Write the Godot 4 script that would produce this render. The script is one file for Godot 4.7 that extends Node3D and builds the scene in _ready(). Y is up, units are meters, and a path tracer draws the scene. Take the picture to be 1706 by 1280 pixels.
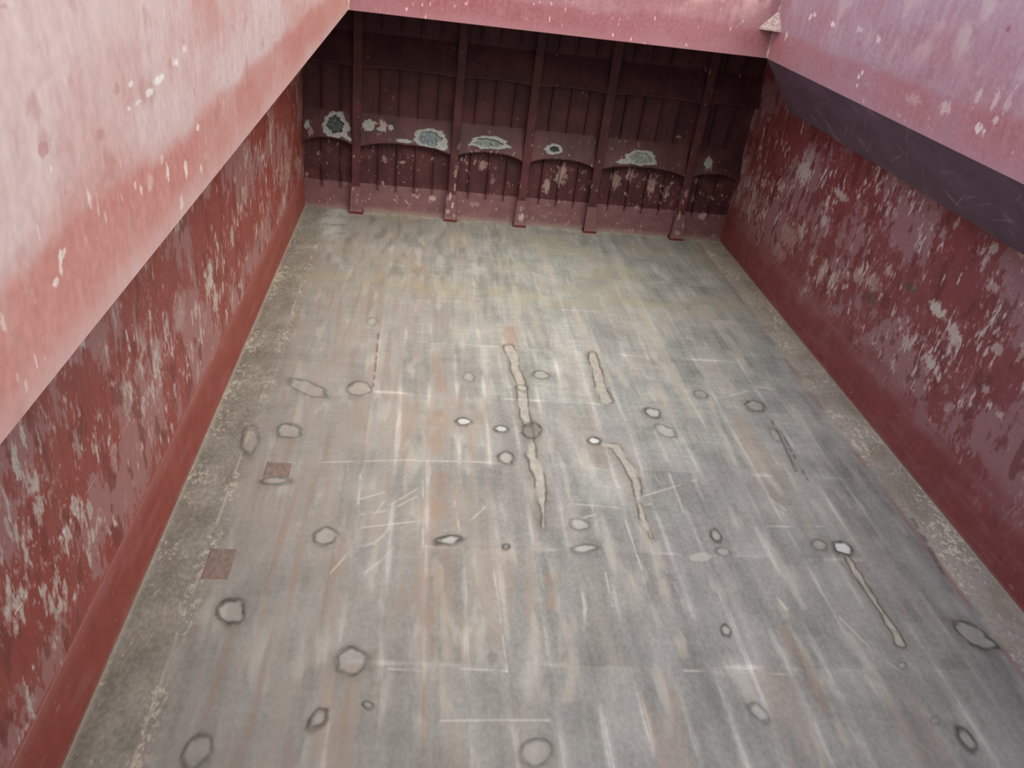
extends Node3D

# An empty cargo hold: x runs across (0 left side, 10 right side), y up from the tank top, -z towards the bulkhead.
const HOLD_W := 10.0
const Z_FAR := -18.06
const Z_NEAR := 3.5
const DECK_Y := 5.2
const HATCH_X0 := 1.225
const HATCH_X1 := 8.776
const HATCH_Z0 := -15.11
const HATCH_Z1 := 0.12
const COAMING_LOW := 4.597
const COAMING_TOP := 6.34
const STEP := 0.42                       # spacing of the stiffeners under the floor and on the bulkhead
const STRAKES := [0.0, 0.8, 1.797, 3.71]
const FRAME_LEFT := [1.078, 3.24, 4.863, 6.513, 8.662]
const FRAME_RIGHT := [1.266, 3.421, 5.05, 6.716, 8.861]
const FOOT_LEFT := [1.04, 3.2, 4.84, 6.53, 8.66]
const FOOT_RIGHT := [1.335, 3.5, 5.125, 6.835, 8.99]

const DENTS := [
	[1.06, -9.06, 0.15, -0.01, 0.03, 0.17, 0.6, 0.4], [1.15, -10.17, 0.28, 0.16, -0.01, 0.17, 0.5, 0.2],
	[1.9, -10.24, 0.16, 0, 0.01, 0.2, 0.5, 0.5], [0.59, -8.81, 0.04, 0.31, -0.1, -0.01, 0.4, 0.3],
	[1.06, -7.98, 0.16, -0.02, 0.01, 0.07, 0.6, 0.4], [3.44, -9.51, 0.1, 0.01, -0.01, 0.09, 0.9, 0.9],
	[3.98, -9.37, 0.09, 0.01, -0.01, 0.08, 0.9, 0.9], [4, -8.68, 0.1, 0.01, -0.02, 0.14, 0.7, 0.7],
	[4.43, -9.36, 0.13, 0, -0.03, 0.2, 0.9, -0.5], [4.39, -10.54, 0.09, 0.01, -0.01, 0.09, 0.6, 0.2],
	[4.74, -10.97, 0.13, 0.02, -0.02, 0.12, 0.7, 0.1], [3.56, -10.79, 0.08, 0.03, -0.02, 0.13, 0.3, 0.5],
	[5.32, -9.19, 0.08, 0.02, -0.03, 0.09, 1, 1], [6.39, -10.02, 0.11, 0.05, -0.05, 0.12, 0.9, 0.8],
	[6.47, -9.53, 0.13, 0.11, -0.06, 0.12, 0.4, 0.7], [8.18, -10.38, 0.14, 0.06, -0.07, 0.14, 0.8, 0.2],
	[7.34, -10.65, 0.1, 0.05, -0.05, 0.11, 0.5, 0], [8.23, -9.59, 0.01, 0.16, -0.07, 0.06, 0.2, 0.5],
	[0.98, -5.86, 0.03, 0.16, -0.13, 0, 0.8, 0.5], [2.24, -5.26, 0.14, 0, 0.01, 0.16, 0.8, 0.25],
	[2, -4.62, -0.05, 0.09, -0.05, -0.04, 0.7, 0.3], [1.04, -4.3, -0.06, 0.14, -0.09, -0.07, 0.5, 0.2],
	[2.43, -4.77, 0.04, 0.03, -0.02, 0.03, 0.5, 0.1], [1.78, -7, 0.12, -0.03, 0.03, 0.14, 0.6, 0.4],
	[3.2, -7.01, 0.14, -0.03, 0.01, 0.07, 0.9, 0.8], [4.82, -7.37, 0.11, 0.03, -0.03, 0.1, 0.4, 0.7],
	[4.81, -6.94, 0.15, -0.03, 0, 0.06, 0.5, 0.8], [3.87, -6.93, 0.04, -0.01, 0, 0.05, 0.8, -0.5],
	[3.95, -4.29, 0.13, -0.01, -0.01, 0.13, 0.5, 0.4], [6.55, -7.25, 0.02, 0.1, -0.06, 0.05, 0.8, 0.5],
	[6.55, -6.96, 0.07, 0.04, -0.04, 0.06, 0.4, 0.5], [6.19, -5.73, 0.01, 0.07, -0.05, 0.03, 0.7, 0.6],
	[8.17, -7.1, 0.08, 0.08, -0.08, 0.09, 1, 1], [7.88, -7.14, 0.06, 0.06, -0.07, 0.08, 0.4, 0.4],
	[6.2, -4.71, 0.05, 0.09, -0.06, 0.04, 0.4, 0.6], [9.12, -5.72, 0.14, 0.17, -0.11, 0.1, 1, 0.5],
	[8.23, -4.43, 0.02, 0.12, -0.07, 0.04, 0.9, 0.3], [8.02, -4.63, 0.03, 0.02, -0.04, 0.04, 0.3, 0.2],
	[8.02, -5.3, 0.04, 0.01, -0.03, 0.04, 0.3, 0.5], [1.93, -12.48, 0.08, -0.01, 0.01, 0.14, 0.25, 0.4],
	[6.25, -6.87, 0.16, -0.01, -0.03, 0.09, 0, 0.7], [3.62, -5.33, 0.04, 0, 0, 0.07, 0.2, -0.4],
]
const STREAKS := [
	[0, 4.28, -11.88, 0.09, 4.38, -10.67, 0.08, 4.37, -10.14, 0.08, 4.37, -9.54, 0.07],
	[0, 4.4, -9.12, 0.04, 4.36, -8.76, 0.07, 4.41, -8.36, 0.08, 4.42, -7.98, 0.06, 4.39, -7.62, 0.03, 4.36, -7.29, 0.02],
	[0, 5.73, -11.81, 0.08, 5.7, -10.81, 0.09, 5.7, -10.31, 0.1],
	[0, 5.4, -9.13, 0.03, 5.61, -9.07, 0.07, 5.7, -8.65, 0.07, 5.74, -8.32, 0.06, 5.69, -7.94, 0.05, 5.67, -7.52, 0.03, 5.7, -7.19, 0.02],
	[4, 5.71, -7.08, 0.05, 5.7, -6.72, 0.04, 5.65, -6.25, 0.03, 5.62, -5.73, 0.04, 5.63, -5.41, 0.04],
	[0, 8.17, -6.98, 0.03, 8.16, -6.62, 0.06, 8.16, -6.23, 0.03, 8.18, -5.92, 0.04, 8.16, -5.6, 0.06],
	[3, 9.47, -7.73, 0.02, 9.42, -7.26, 0.03, 9.36, -6.92, 0.03, 9.29, -6.56, 0.02],
	[4, 7.03, -16.02, 0.08, 7.04, -13.39, 0.07, 7.05, -11.76, 0.08, 7.05, -10.59, 0.08, 7.04, -10.03, 0.06],
	[3, 8.32, -10.01, 0.02, 8.27, -9.36, 0.02, 8.19, -8.69, 0.02],
	[3, 8.37, -9.77, 0.02, 8.32, -9.14, 0.02, 8.29, -8.49, 0.02],
	[4, 4.33, -7.02, 0.05, 4.37, -6.58, 0.04, 4.39, -6.03, 0.04, 4.41, -5.31, 0.04, 4.31, -4.85, 0.04],
	[4, 3.02, -6.83, 0.03, 3.11, -6.17, 0.05, 3.14, -5.59, 0.06, 3.1, -4.75, 0.05],
	[1, 2.99, -6.62, 0.03, 3, -5.91, 0.03, 2.97, -5.36, 0.02],
	[1, 3.07, -11.47, 0.08, 3.12, -10.35, 0.07],
	[1, 3.07, -9.68, 0.09, 3.06, -8.79, 0.07],
	[1, 3.14, -8.27, 0.09, 3.06, -7.44, 0.08],
	[1, 4.37, -12.56, 0.11, 4.33, -11.97, 0.1],
	[1, 4.4, -6.48, 0.03, 4.33, -6.03, 0.03],
	[4, 6.96, -6.11, 0.03, 6.97, -5.59, 0.02, 6.98, -5.05, 0.02, 6.95, -4.5, 0.02, 6.93, -4.13, 0.02],
	[1, 6.86, -5.76, 0.03, 6.91, -5.2, 0.03, 6.9, -4.67, 0.02],
	[4, 3.01, -14.63, 0.07, 3.13, -13.54, 0.09],
	[4, 5.69, -13.44, 0.05, 5.73, -11.81, 0.07],
	[4, 8.46, -14.14, 0.05, 8.49, -12.85, 0.05, 8.5, -11.52, 0.03],
	[3, 2.06, -12.07, 0.01, 2.09, -10.77, 0.01, 2.09, -10.33, 0.01],
	[3, 4.45, -9.65, 0.04, 4.44, -9.12, 0.03],
	[4, 4.83, -13.43, 0.06, 4.88, -12.35, 0.07, 4.96, -11.71, 0.03],
	[2, 2.09, -6.82, 0.02, 2.35, -6.93, 0.02, 2.48, -7.14, 0.01, 2.53, -7.54, 0.01],
	[2, 2.27, -6.45, 0.02, 2.47, -6.69, 0.01, 2.56, -6.87, 0.01],
	[2, 1.9, -6.43, 0.01, 2.09, -6.8, 0.01],
	[2, 2.14, -7.41, 0.01, 2.49, -7.52, 0.01, 2.81, -7.79, 0.01],
	[2, 2.53, -7.39, 0.01, 2.78, -7.5, 0.01],
	[2, 2.49, -7.61, 0.01, 2.81, -7.94, 0.01],
	[2, 2.12, -7.7, 0.01, 2.4, -7.85, 0.01],
	[2, 5, -6.55, 0.01, 4.99, -6.05, 0.01],
	[2, 4.68, -6.45, 0.01, 4.68, -6.04, 0.02, 4.61, -5.69, 0.01],
	[2, 7.31, -7.48, 0.02, 7.65, -7.48, 0.02, 8.1, -7.51, 0.01],
	[2, 3.1, -4.61, 0.01, 3.63, -4.62, 0.01, 4.11, -4.62, 0.01],
	[2, 5.62, -7.91, 0.01, 6.62, -8.38, 0.01],
	[2, 4.67, -7.41, 0.01, 5.3, -7.68, 0.01, 5.85, -7.83, 0.01],
	[2, 4.61, -7.78, 0.01, 5.39, -7.73, 0.01],
	[2, 3.28, -7.73, 0.01, 3.33, -7.18, 0.01],
	[2, 3.45, -7.35, 0.01, 3.66, -7.64, 0.01],
	[2, 3.7, -6.55, 0.01, 3.73, -6.01, 0.01, 3.75, -5.16, 0.01],
	[2, 2.88, -8.13, 0.01, 2.9, -6.85, 0.01],
	[2, 2.08, -8.2, 0.01, 2.1, -7.61, 0.01],
	[2, 6.92, -6.38, 0.02, 7.02, -6.06, 0.02],
	[2, 6.26, -8.49, 0.02, 6.25, -7.67, 0.01],
	[2, 5.43, -7.57, 0.01, 5.45, -6.62, 0.01],
	[2, 7.61, -5.95, 0.01, 7.77, -5.53, 0.01, 7.96, -5.22, 0.01],
	[2, 7.54, -8.05, 0.01, 7.7, -7.81, 0.01],
	[2, 7.84, -10.67, 0.02, 8.28, -10.9, 0.02],
	[2, 8.08, -11.07, 0.02, 8.74, -10.99, 0.02],
	[2, 2.16, -7.18, 0.01, 2.86, -7.34, 0.01],
	[2, 2.29, -7.37, 0.01, 2.41, -7.68, 0.01],
	[2, 3.31, -5.19, 0.01, 3.76, -5.17, 0.01],
	[2, 2.6, -5.18, 0.01, 2.9, -5.16, 0.01],
	[2, 5.58, -5.2, 0.01, 6.73, -5.17, 0.01],
	[2, 2.76, -8.53, 0.01, 3.8, -8.58, 0.01],
	[2, 1.15, -8.36, 0.01, 2.76, -8.55, 0.01],
]
const LEFT_FLAKES := [
	[-4.79, 2.91, 0.04, 0.12, 1], [-4.61, 2.76, 0.05, 0.17, 1], [-9.81, 1.88, 0.13, 0.25, 1],
	[-9.94, 1.47, 0.11, 0.26, 0.9], [-11.1, 1.92, 0.12, 0.16, 0.8], [-9.97, 3.03, 0.26, 0.23, 0.45],
	[-14.3, 2.46, 0.1, 0.39, 0.9], [-5.47, 1.62, 0.06, 0.12, 0.8], [-5.43, 1.35, 0.03, 0.11, 0.8],
	[-4.79, 2.26, 0.07, 0.1, 0.8], [-4.23, 1.79, 0.04, 0.14, 0.8], [-4.03, 1.01, 0.04, 0.18, 0.9],
	[-7.55, 1.91, 0.11, 0.25, 0.5], [-6.58, 2.08, 0.11, 0.26, 0.5], [-8.41, 2.05, 0.21, 0.3, 0.4],
	[-5.5, 2.3, 0.05, 0.15, 0.6], [-6.11, 1.72, 0.08, 0.2, 0.5], [-4.76, 1.56, 0.05, 0.12, 0.7],
	[-4.7, 2.28, 0.03, 0.07, 0.8], [-8.84, 1, 0.07, 0.16, 0.5], [-7.21, 2.32, 0.12, 0.17, 0.5],
	[-4.34, 2.43, 0.02, 0.09, 0.7], [-4.84, 1.35, 0.03, 0.1, 0.7], [-5.31, 1.23, 0.03, 0.1, 0.7],
	[-12.11, 2.26, 0.12, 0.19, 0.5], [-7.31, 4.11, 0.05, 0.05, 0.5],
]
const RIGHT_FLAKES := [
	[-14.82, 2.7, 0.33, 0.23, 0.9], [-14.81, 3.06, 0.28, 0.22, 0.4], [-13.23, 2.74, 0.32, 0.08, 0.8],
	[-13.49, 2.15, 0.12, 0.11, 0.8], [-14.6, 1.43, 0.41, 0.27, 0.5], [-14.2, 1.71, 0.18, 0.16, 0.7],
	[-14.79, 1.03, 0.32, 0.18, 0.4], [-9.67, 2.24, 0.21, 0.11, 1], [-9.16, 2.13, 0.14, 0.15, 0.9],
	[-9.33, 1.55, 0.14, 0.13, 0.95], [-9.12, 3.38, 0.11, 0.09, 0.8], [-9.18, 3.18, 0.09, 0.09, 0.6],
	[-11.35, 1.91, 0.22, 0.14, 0.5], [-12.98, 1.41, 0.15, 0.22, 0.6], [-12.49, 1.45, 0.14, 0.15, 0.6],
	[-11.81, 1.81, 0.17, 0.14, 0.6], [-11.08, 2.23, 0.12, 0.11, 0.7], [-8.82, 2.96, 0.15, 0.08, 0.6],
	[-8.32, 2.35, 0.14, 0.08, 0.7], [-8.19, 1.81, 0.08, 0.07, 0.7], [-7.79, 1.7, 0.07, 0.06, 0.8],
	[-9.06, 2.04, 0.11, 0.1, 0.6], [-10, 1.53, 0.13, 0.15, 0.7], [-10.42, 2.23, 0.14, 0.09, -0.6],
	[-11.28, 1.67, 0.22, 0.1, -0.4], [-8.66, 3.52, 0.08, 0.07, 0.7], [-11.45, 2.99, 0.06, 0.09, 0.5],
	[-12.29, 2.74, 0.07, 0.14, 0.5], [-10.19, 3.17, 0.07, 0.1, 0.5], [-10.02, 3.37, 0.05, 0.06, 0.7],
	[-17.63, 1.23, 0.15, 0.22, 0.5], [-16.97, 1.86, 0.18, 0.39, 0.3], [-17.98, 1.77, 0.13, 0.19, 0.5],
	[-7.93, 2.49, 0.05, 0.15, 0.6], [-8.63, 1.24, 0.11, 0.11, 0.5],
]
const FAR_FLAKES := [
	[1.72, 2.02, 0.1, 0.12, 0.8], [1.55, 2.03, 0.06, 0.05, 0.8], [1.38, 1.98, 0.05, 0.08, 0.8],
	[9.21, 1.85, 0.1, 0.12, 0.8], [9.23, 1.91, 0.06, 0.07, 0.6], [5.52, 0.97, 0.09, 0.25, 0.7],
	[5.83, 1.28, 0.13, 0.25, 0.7], [4.01, 1.32, 0.11, 0.14, 0.6], [3.42, 1.75, 0.05, 0.07, 0.4],
	[7.12, 1.26, 0.14, 0.2, 0.6], [7.45, 1.43, 0.11, 0.17, 0.7], [8, 1.2, 0.12, 0.23, 0.6],
	[8.39, 1.09, 0.09, 0.14, 0.4], [8.39, 2.38, 0.1, 0.04, 0.6], [3.4, 1.2, 0.05, 0.17, 0.5],
	[9.41, 0.58, 0.11, 0.1, 0.7], [1.77, 1.25, 0.09, 0.08, 0.5], [2.18, 1.22, 0.08, 0.05, 0.6],
	[2.9, 0.45, 0.08, 0.07, 0.7], [2.48, 0.48, 0.06, 0.06, 0.5], [7.75, 0.66, 0.09, 0.07, 0.5],
	[9.05, 1.44, 0.07, 0.08, 0.5], [3.89, 0.39, 0.11, 0.06, 0.4], [4.25, 1, 0.07, 0.11, 0.4],
	[0.19, 1.76, 0.06, 0.12, 0.6], [0.38, 1.19, 0.05, 0.13, 0.4],
]
const LEFT_COAMING_MARKS := [
	[-4.09, 5.38, 0.03, 0.01, 0.9], [-4.23, 5.38, 0.06, 0.01, 0.9], [-4.42, 5.39, 0.07, 0.02, 0.9],
	[-4.59, 5.42, 0.08, 0.02, 1], [-4.91, 5.45, 0.06, 0.03, 1], [-5.12, 5.49, 0.04, 0.03, 0.8],
	[-4.16, 5.48, 0.03, 0.01, 0.9], [-4.11, 4.97, 0.02, 0.03, 0.8], [-4.04, 5.01, 0.02, 0.03, 0.8],
	[-4.57, 4.93, 0.02, 0.05, 0.8], [-4.92, 4.85, 0.04, 0.07, 0.8], [-5.26, 5.01, 0.04, 0.03, 0.8],
	[-5.24, 4.75, 0.02, 0.05, 0.7], [-4.75, 4.68, 0.05, 0.05, 0.6], [-3.1, 4.99, 0.02, 0.05, 0.7],
	[-3.02, 4.94, 0.04, 0.02, 0.8], [-3.14, 5.02, 0.03, 0.02, 0.7], [-2.76, 4.74, 0.01, 0.04, 0.7],
	[-4.26, 4.97, 0.06, 0.04, 0.4], [-4.49, 5.02, 0.02, 0.03, 0.6], [-3.48, 5.14, 0.02, 0.04, 0.6],
	[-3.17, 5.36, 0.01, 0.02, 0.7], [-2.98, 5.16, 0.01, 0.04, 0.6], [-3.16, 5.44, 0.06, 0.03, -0.5],
	[-3.71, 5.35, 0.05, 0.03, -0.4], [-3.97, 5.49, 0.05, 0.03, -0.4], [-3.26, 5.23, 0.03, 0.02, -0.3],
	[-3.05, 5.94, 0.03, 0.01, -0.3],
]
const RIGHT_COAMING_MARKS := [
	[-12.9, 5.45, 0.08, 0.05, 1], [-13.76, 5.45, 0.06, 0.06, 0.9], [-13.62, 5.5, 0.05, 0.04, 0.8],
	[-11.61, 4.92, 0.04, 0.04, 0.9], [-11.54, 4.98, 0.03, 0.04, 0.9], [-11.58, 4.8, 0.04, 0.03, 0.9],
	[-8.59, 4.91, 0.09, 0.07, 0.8], [-8.39, 5.06, 0.07, 0.04, 0.6], [-8.84, 5.22, 0.06, 0.11, 0.5],
	[-8.53, 5.25, 0.06, 0.12, 0.5], [-8.32, 5.26, 0.05, 0.14, 0.4], [-11.4, 5.45, 0.07, 0.06, 0.7],
	[-12, 5.49, 0.11, 0.04, 0.5], [-8.79, 5.92, 0.03, 0.03, -0.7], [-9.35, 4.97, 0.12, 0.08, 0.5],
	[-10.08, 4.92, 0.19, 0.08, 0.3], [-14.51, 5.06, 0.05, 0.09, 0.8], [-12.33, 4.5, 0.1, 0.07, 0.4],
]


var f4: FastNoiseLite
var f2: FastNoiseLite
var s1: FastNoiseLite
var m_floor: StandardMaterial3D
var m_left: StandardMaterial3D
var m_right: StandardMaterial3D
var m_far: StandardMaterial3D
var m_coam_left: StandardMaterial3D
var m_coam_right: StandardMaterial3D
var m_coam_far: StandardMaterial3D
var m_under: StandardMaterial3D
var m_girder: StandardMaterial3D
var m_bare: StandardMaterial3D
var m_fill: Array[StandardMaterial3D] = []
var m_pad: StandardMaterial3D
var m_gusset: StandardMaterial3D
var m_patch: StandardMaterial3D


func _ready():
	# camera
	var cam := Camera3D.new()
	cam.name = "camera"
	cam.fov = 51.689
	cam.near = 0.05
	cam.far = 200.0
	cam.position = Vector3(2.645, 6.42, 0.0)
	cam.rotation_degrees = Vector3(-30.802, -8.508, 7.706)
	add_child(cam)
	cam.current = true
	# sky and exposure
	var sm := ProceduralSkyMaterial.new()
	sm.sky_top_color = Color(0.78, 0.86, 0.98)
	sm.sky_horizon_color = Color(0.90, 0.93, 0.98)
	sm.ground_bottom_color = Color(0.35, 0.36, 0.38)
	sm.ground_horizon_color = Color(0.6, 0.61, 0.63)
	sm.sun_angle_max = 1.0
	var sky := Sky.new()
	sky.sky_material = sm
	var env := Environment.new()
	env.background_mode = Environment.BG_SKY
	env.sky = sky
	env.tonemap_mode = Environment.TONE_MAPPER_LINEAR
	env.tonemap_exposure = 1.42
	env.sdfgi_enabled = true
	env.ssao_enabled = true
	env.ssil_enabled = true
	var we := WorldEnvironment.new()
	we.name = "environment"
	we.environment = env
	add_child(we)
	# the sun behind thin cloud, to the right: a broad soft source
	var sun := DirectionalLight3D.new()
	sun.name = "sun"
	sun.light_energy = 1.0
	sun.light_color = Color(1.0, 0.97, 0.93)
	sun.light_angular_distance = 55.0
	sun.shadow_enabled = true
	add_child(sun)
	sun.look_at_from_position(Vector3.ZERO, -Vector3(0.17, 0.78, 0.56), Vector3.UP)

	make_noises()
	make_materials()
	build_floor()
	build_sides()
	build_bulkhead()
	build_frames()
	build_stringers()
	build_coaming()
	build_girders()
	build_deck()


# ---------------------------------------------------------------- helpers

func fresh() -> SurfaceTool:
	var st := SurfaceTool.new()
	st.begin(Mesh.PRIMITIVE_TRIANGLES)
	st.set_smooth_group(-1)
	return st


func add_tri(st: SurfaceTool, pts: Array, uvs: Array):
	for k in 3:
		st.set_uv(uvs[k])
		st.add_vertex(pts[k])


# a quad a, b, c, d seen clockwise from its front
func add_quad(st: SurfaceTool, a: Vector3, b: Vector3, c: Vector3, d: Vector3, uv: Callable):
	var ua: Vector2 = uv.call(a)
	var ub: Vector2 = uv.call(b)
	var uc: Vector2 = uv.call(c)
	var ud: Vector2 = uv.call(d)
	add_tri(st, [a, b, c], [ua, ub, uc])
	add_tri(st, [a, c, d], [ua, uc, ud])


# a closed solid of eight corners: lo four (y low, going round) then hi four
func add_hexa(st: SurfaceTool, p: Array, uv: Callable):
	add_quad(st, p[0], p[1], p[2], p[3], uv)
	add_quad(st, p[7], p[6], p[5], p[4], uv)
	for k in 4:
		var n := (k + 1) % 4
		add_quad(st, p[k], p[4 + k], p[4 + n], p[n], uv)


func add_box(st: SurfaceTool, lo: Vector3, hi: Vector3, uv: Callable):
	add_hexa(st, [Vector3(lo.x, lo.y, lo.z), Vector3(hi.x, lo.y, lo.z), Vector3(hi.x, lo.y, hi.z), Vector3(lo.x, lo.y, hi.z), Vector3(lo.x, hi.y, lo.z), Vector3(hi.x, hi.y, lo.z), Vector3(hi.x, hi.y, hi.z), Vector3(lo.x, hi.y, hi.z)], uv)


# a box whose vertical long edges at the front (+z) are chamfered
func add_bar(st: SurfaceTool, lo: Vector3, hi: Vector3, c: float, uv: Callable):
	var ring := [Vector2(lo.x, lo.z), Vector2(hi.x, lo.z), Vector2(hi.x, hi.z - c), Vector2(hi.x - c, hi.z), Vector2(lo.x + c, hi.z), Vector2(lo.x, hi.z - c)]
	for k in 6:
		var a: Vector2 = ring[k]
		var b: Vector2 = ring[(k + 1) % 6]
		add_quad(st, Vector3(a.x, lo.y, a.y), Vector3(a.x, hi.y, a.y), Vector3(b.x, hi.y, b.y), Vector3(b.x, lo.y, b.y), uv)
	for y in [lo.y, hi.y]:
		for k in range(1, 5):
			var t := [Vector3(ring[0].x, y, ring[0].y), Vector3(ring[k].x, y, ring[k].y), Vector3(ring[k + 1].x, y, ring[k + 1].y)]
			if y == hi.y:
				t.reverse()
			add_tri(st, t, [uv.call(t[0]), uv.call(t[1]), uv.call(t[2])])


func commit(called: String, st: SurfaceTool, m: Material, parent: Node) -> MeshInstance3D:
	st.generate_normals()
	var o := MeshInstance3D.new()
	o.name = called
	o.mesh = st.commit()
	o.material_override = null
	o.mesh.surface_set_material(0, m)
	parent.add_child(o, true)
	return o


func group_node(called: String, parent: Node = self, at := Vector3.ZERO) -> Node3D:
	var o := Node3D.new()
	o.name = called
	o.position = at
	parent.add_child(o, true)
	return o


func tag(o: Node, label: String, category := "", group := "", kind := ""):
	if label:
		o.set_meta("label", label)
	if category:
		o.set_meta("category", category)
	if group:
		o.set_meta("group", group)
	if kind:
		o.set_meta("kind", kind)


# ---------------------------------------------------------------- textures

func make_noises():
	f4 = FastNoiseLite.new()
	f4.noise_type = FastNoiseLite.TYPE_SIMPLEX_SMOOTH
	f4.seed = 11
	f4.frequency = 1.0
	f4.fractal_type = FastNoiseLite.FRACTAL_FBM
	f4.fractal_octaves = 4
	f2 = f4.duplicate()
	f2.seed = 23
	f2.fractal_octaves = 2
	s1 = f4.duplicate()
	s1.seed = 37
	s1.fractal_type = FastNoiseLite.FRACTAL_NONE


# Paints a texture of w x h pixels over u0..u1 (left to right) and v0..v1 (top to bottom). base(u, v) gives a colour of 0..255;
# each mark is {lo, hi, at}, at(u, v, colour) gives the colour with the mark. Rows are shared out to threads.
func paint(w: int, h: int, u0: float, u1: float, v0: float, v1: float, base: Callable, marks: Array) -> ImageTexture:
	var strips := 32
	var rows := h / strips
	var chunks := []
	chunks.resize(strips)
	var du := (u1 - u0) / w
	var dv := (v1 - v0) / h
	var work := func(s: int):
		var px := PackedVector3Array()
		px.resize(w * rows)
		for r in rows:
			var v := v0 + dv * (s * rows + r + 0.5)
			for i in w:
				px[r * w + i] = base.call(u0 + du * (i + 0.5), v)
		for m in marks:
			var ra: float = (m.lo.y - v0) / dv
			var rb: float = (m.hi.y - v0) / dv
			var r0 := maxi(int(minf(ra, rb)) - s * rows, 0)
			var r1 := mini(int(maxf(ra, rb)) + 1 - s * rows, rows - 1)
			if r0 > r1:
				continue
			var ia: float = (m.lo.x - u0) / du
			var ib: float = (m.hi.x - u0) / du
			var i0 := maxi(int(minf(ia, ib)), 0)
			var i1 := mini(int(maxf(ia, ib)) + 1, w - 1)
			for r in range(r0, r1 + 1):
				var v := v0 + dv * (s * rows + r + 0.5)
				for i in range(i0, i1 + 1):
					px[r * w + i] = m.at.call(u0 + du * (i + 0.5), v, px[r * w + i])
		var bytes := PackedByteArray()
		bytes.resize(w * rows * 3)
		for k in w * rows:
			var c := px[k]
			bytes[3 * k] = clampi(int(c.x), 0, 255)
			bytes[3 * k + 1] = clampi(int(c.y), 0, 255)
			bytes[3 * k + 2] = clampi(int(c.z), 0, 255)
		chunks[s] = bytes
	var hands := []
	for t in 4:
		var hand := Thread.new()
		hand.start(func():
			for s in range(t, strips, 4):
				work.call(s))
		hands.append(hand)
	for hand in hands:
		hand.wait_to_finish()
	var all := PackedByteArray()
	for c in chunks:
		all.append_array(c)
	return ImageTexture.create_from_image(Image.create_from_data(w, rows * strips, false, Image.FORMAT_RGB8, all))


func painted(tex: ImageTexture, rough: float, spec := 0.5) -> StandardMaterial3D:
	var m := StandardMaterial3D.new()
	m.albedo_texture = tex
	m.roughness = rough
	m.metallic_specular = spec
	return m


func plain(c: Color, rough: float) -> StandardMaterial3D:
	var m := StandardMaterial3D.new()
	m.albedo_color = c
	m.roughness = rough
	return m


func bell(d: float, w: float) -> float:
	return exp(-(d / w) * (d / w))


# a ragged flake or chalky spot; strength below 0 darkens
func flake_mark(f: Array, pale: Vector3, dark: Vector3) -> Dictionary:
	var c := Vector2(f[0], f[1])
	var r := Vector2(f[2], f[3])
	var strength: float = f[4]
	var at := func(u: float, v: float, col: Vector3) -> Vector3:
		var q := Vector2((u - c.x) / r.x, (v - c.y) / r.y)
		var d := q.length() + 0.7 * f4.get_noise_2d(u * 9.0 + c.x * 3.0, v * 4.0) + 0.6 * f4.get_noise_2d(u * 30.0, v * 11.0)
		var k := smoothstep(1.0, 0.7, d) * absf(strength)
		return col.lerp((pale + Vector3.ONE * 30.0 * f2.get_noise_2d(u * 30.0, v * 30.0)) if strength > 0.0 else dark, k)
	return {"lo": c - r * 1.9, "hi": c + r * 1.9, "at": at}


# a scraped line between two points
func line_mark(a: Vector2, b: Vector2, w: float, tone: Vector3, strength: float) -> Dictionary:
	var grow := Vector2.ONE * w * 3.0
	var at := func(u: float, v: float, col: Vector3) -> Vector3:
		var p := Vector2(u, v)
		var t := clampf((p - a).dot(b - a) / maxf((b - a).length_squared(), 1e-6), 0.0, 1.0)
		var d := (p - a - (b - a) * t).length()
		return col.lerp(tone, strength * bell(d, w) * smoothstep(-0.5, 0.1, f2.get_noise_2d(u * 9.0, v * 9.0)))
	return {"lo": a.min(b) - grow, "hi": a.max(b) + grow, "at": at}


# a pressed dent with its dark ring of rust and a rubbed pale middle
func dent_mark(f: Array) -> Dictionary:
	var c := Vector2(f[0], f[1])
	var a := Vector2(f[2], f[3])
	var b := Vector2(f[4], f[5])
	var rim: float = f[6]
	var pale: float = f[7]
	var det := a.x * b.y - a.y * b.x
	var size := minf(a.length(), b.length())
	var reach := Vector2(absf(a.x) + absf(b.x), absf(a.y) + absf(b.y)) * 1.9
	var thick := clampf(0.022 / size, 0.10, 0.34)
	var at := func(u: float, v: float, col: Vector3) -> Vector3:
		var p := Vector2(u, v) - c
		var q := Vector2((p.x * b.y - p.y * b.x) / det, (a.x * p.y - a.y * p.x) / det)
		var r := q.length() * (1.0 + 0.1 * s1.get_noise_2d(q.angle() * 0.9 + c.x * 7.0, c.y * 5.0)) + 0.2 * f4.get_noise_2d(u * 6.0, v * 6.0)
		if pale > 0.0:
			col = col.lerp(Vector3(174, 173, 166).lerp(Vector3(204, 210, 212), smoothstep(0.7, 1.0, pale)), 0.8 * pale * smoothstep(1.0, 0.75, r))
		elif pale < 0.0:
			col = col.lerp(Vector3(104, 98, 92), -pale * smoothstep(1.05, 0.6, r))
		col = col.lerp(Vector3(60, 62, 60), minf(0.92, rim) * 0.95 * bell(r - 1.0, thick) * (0.75 + 0.5 * f2.get_noise_2d(u * 5.0, v * 5.0)))
		return col.lerp(Vector3(112, 106, 98), rim * 0.4 * bell(r - 1.15, 0.36) * smoothstep(0.9, 1.1, r))
	return {"lo": c - reach, "hi": c + reach, "at": at}


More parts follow.
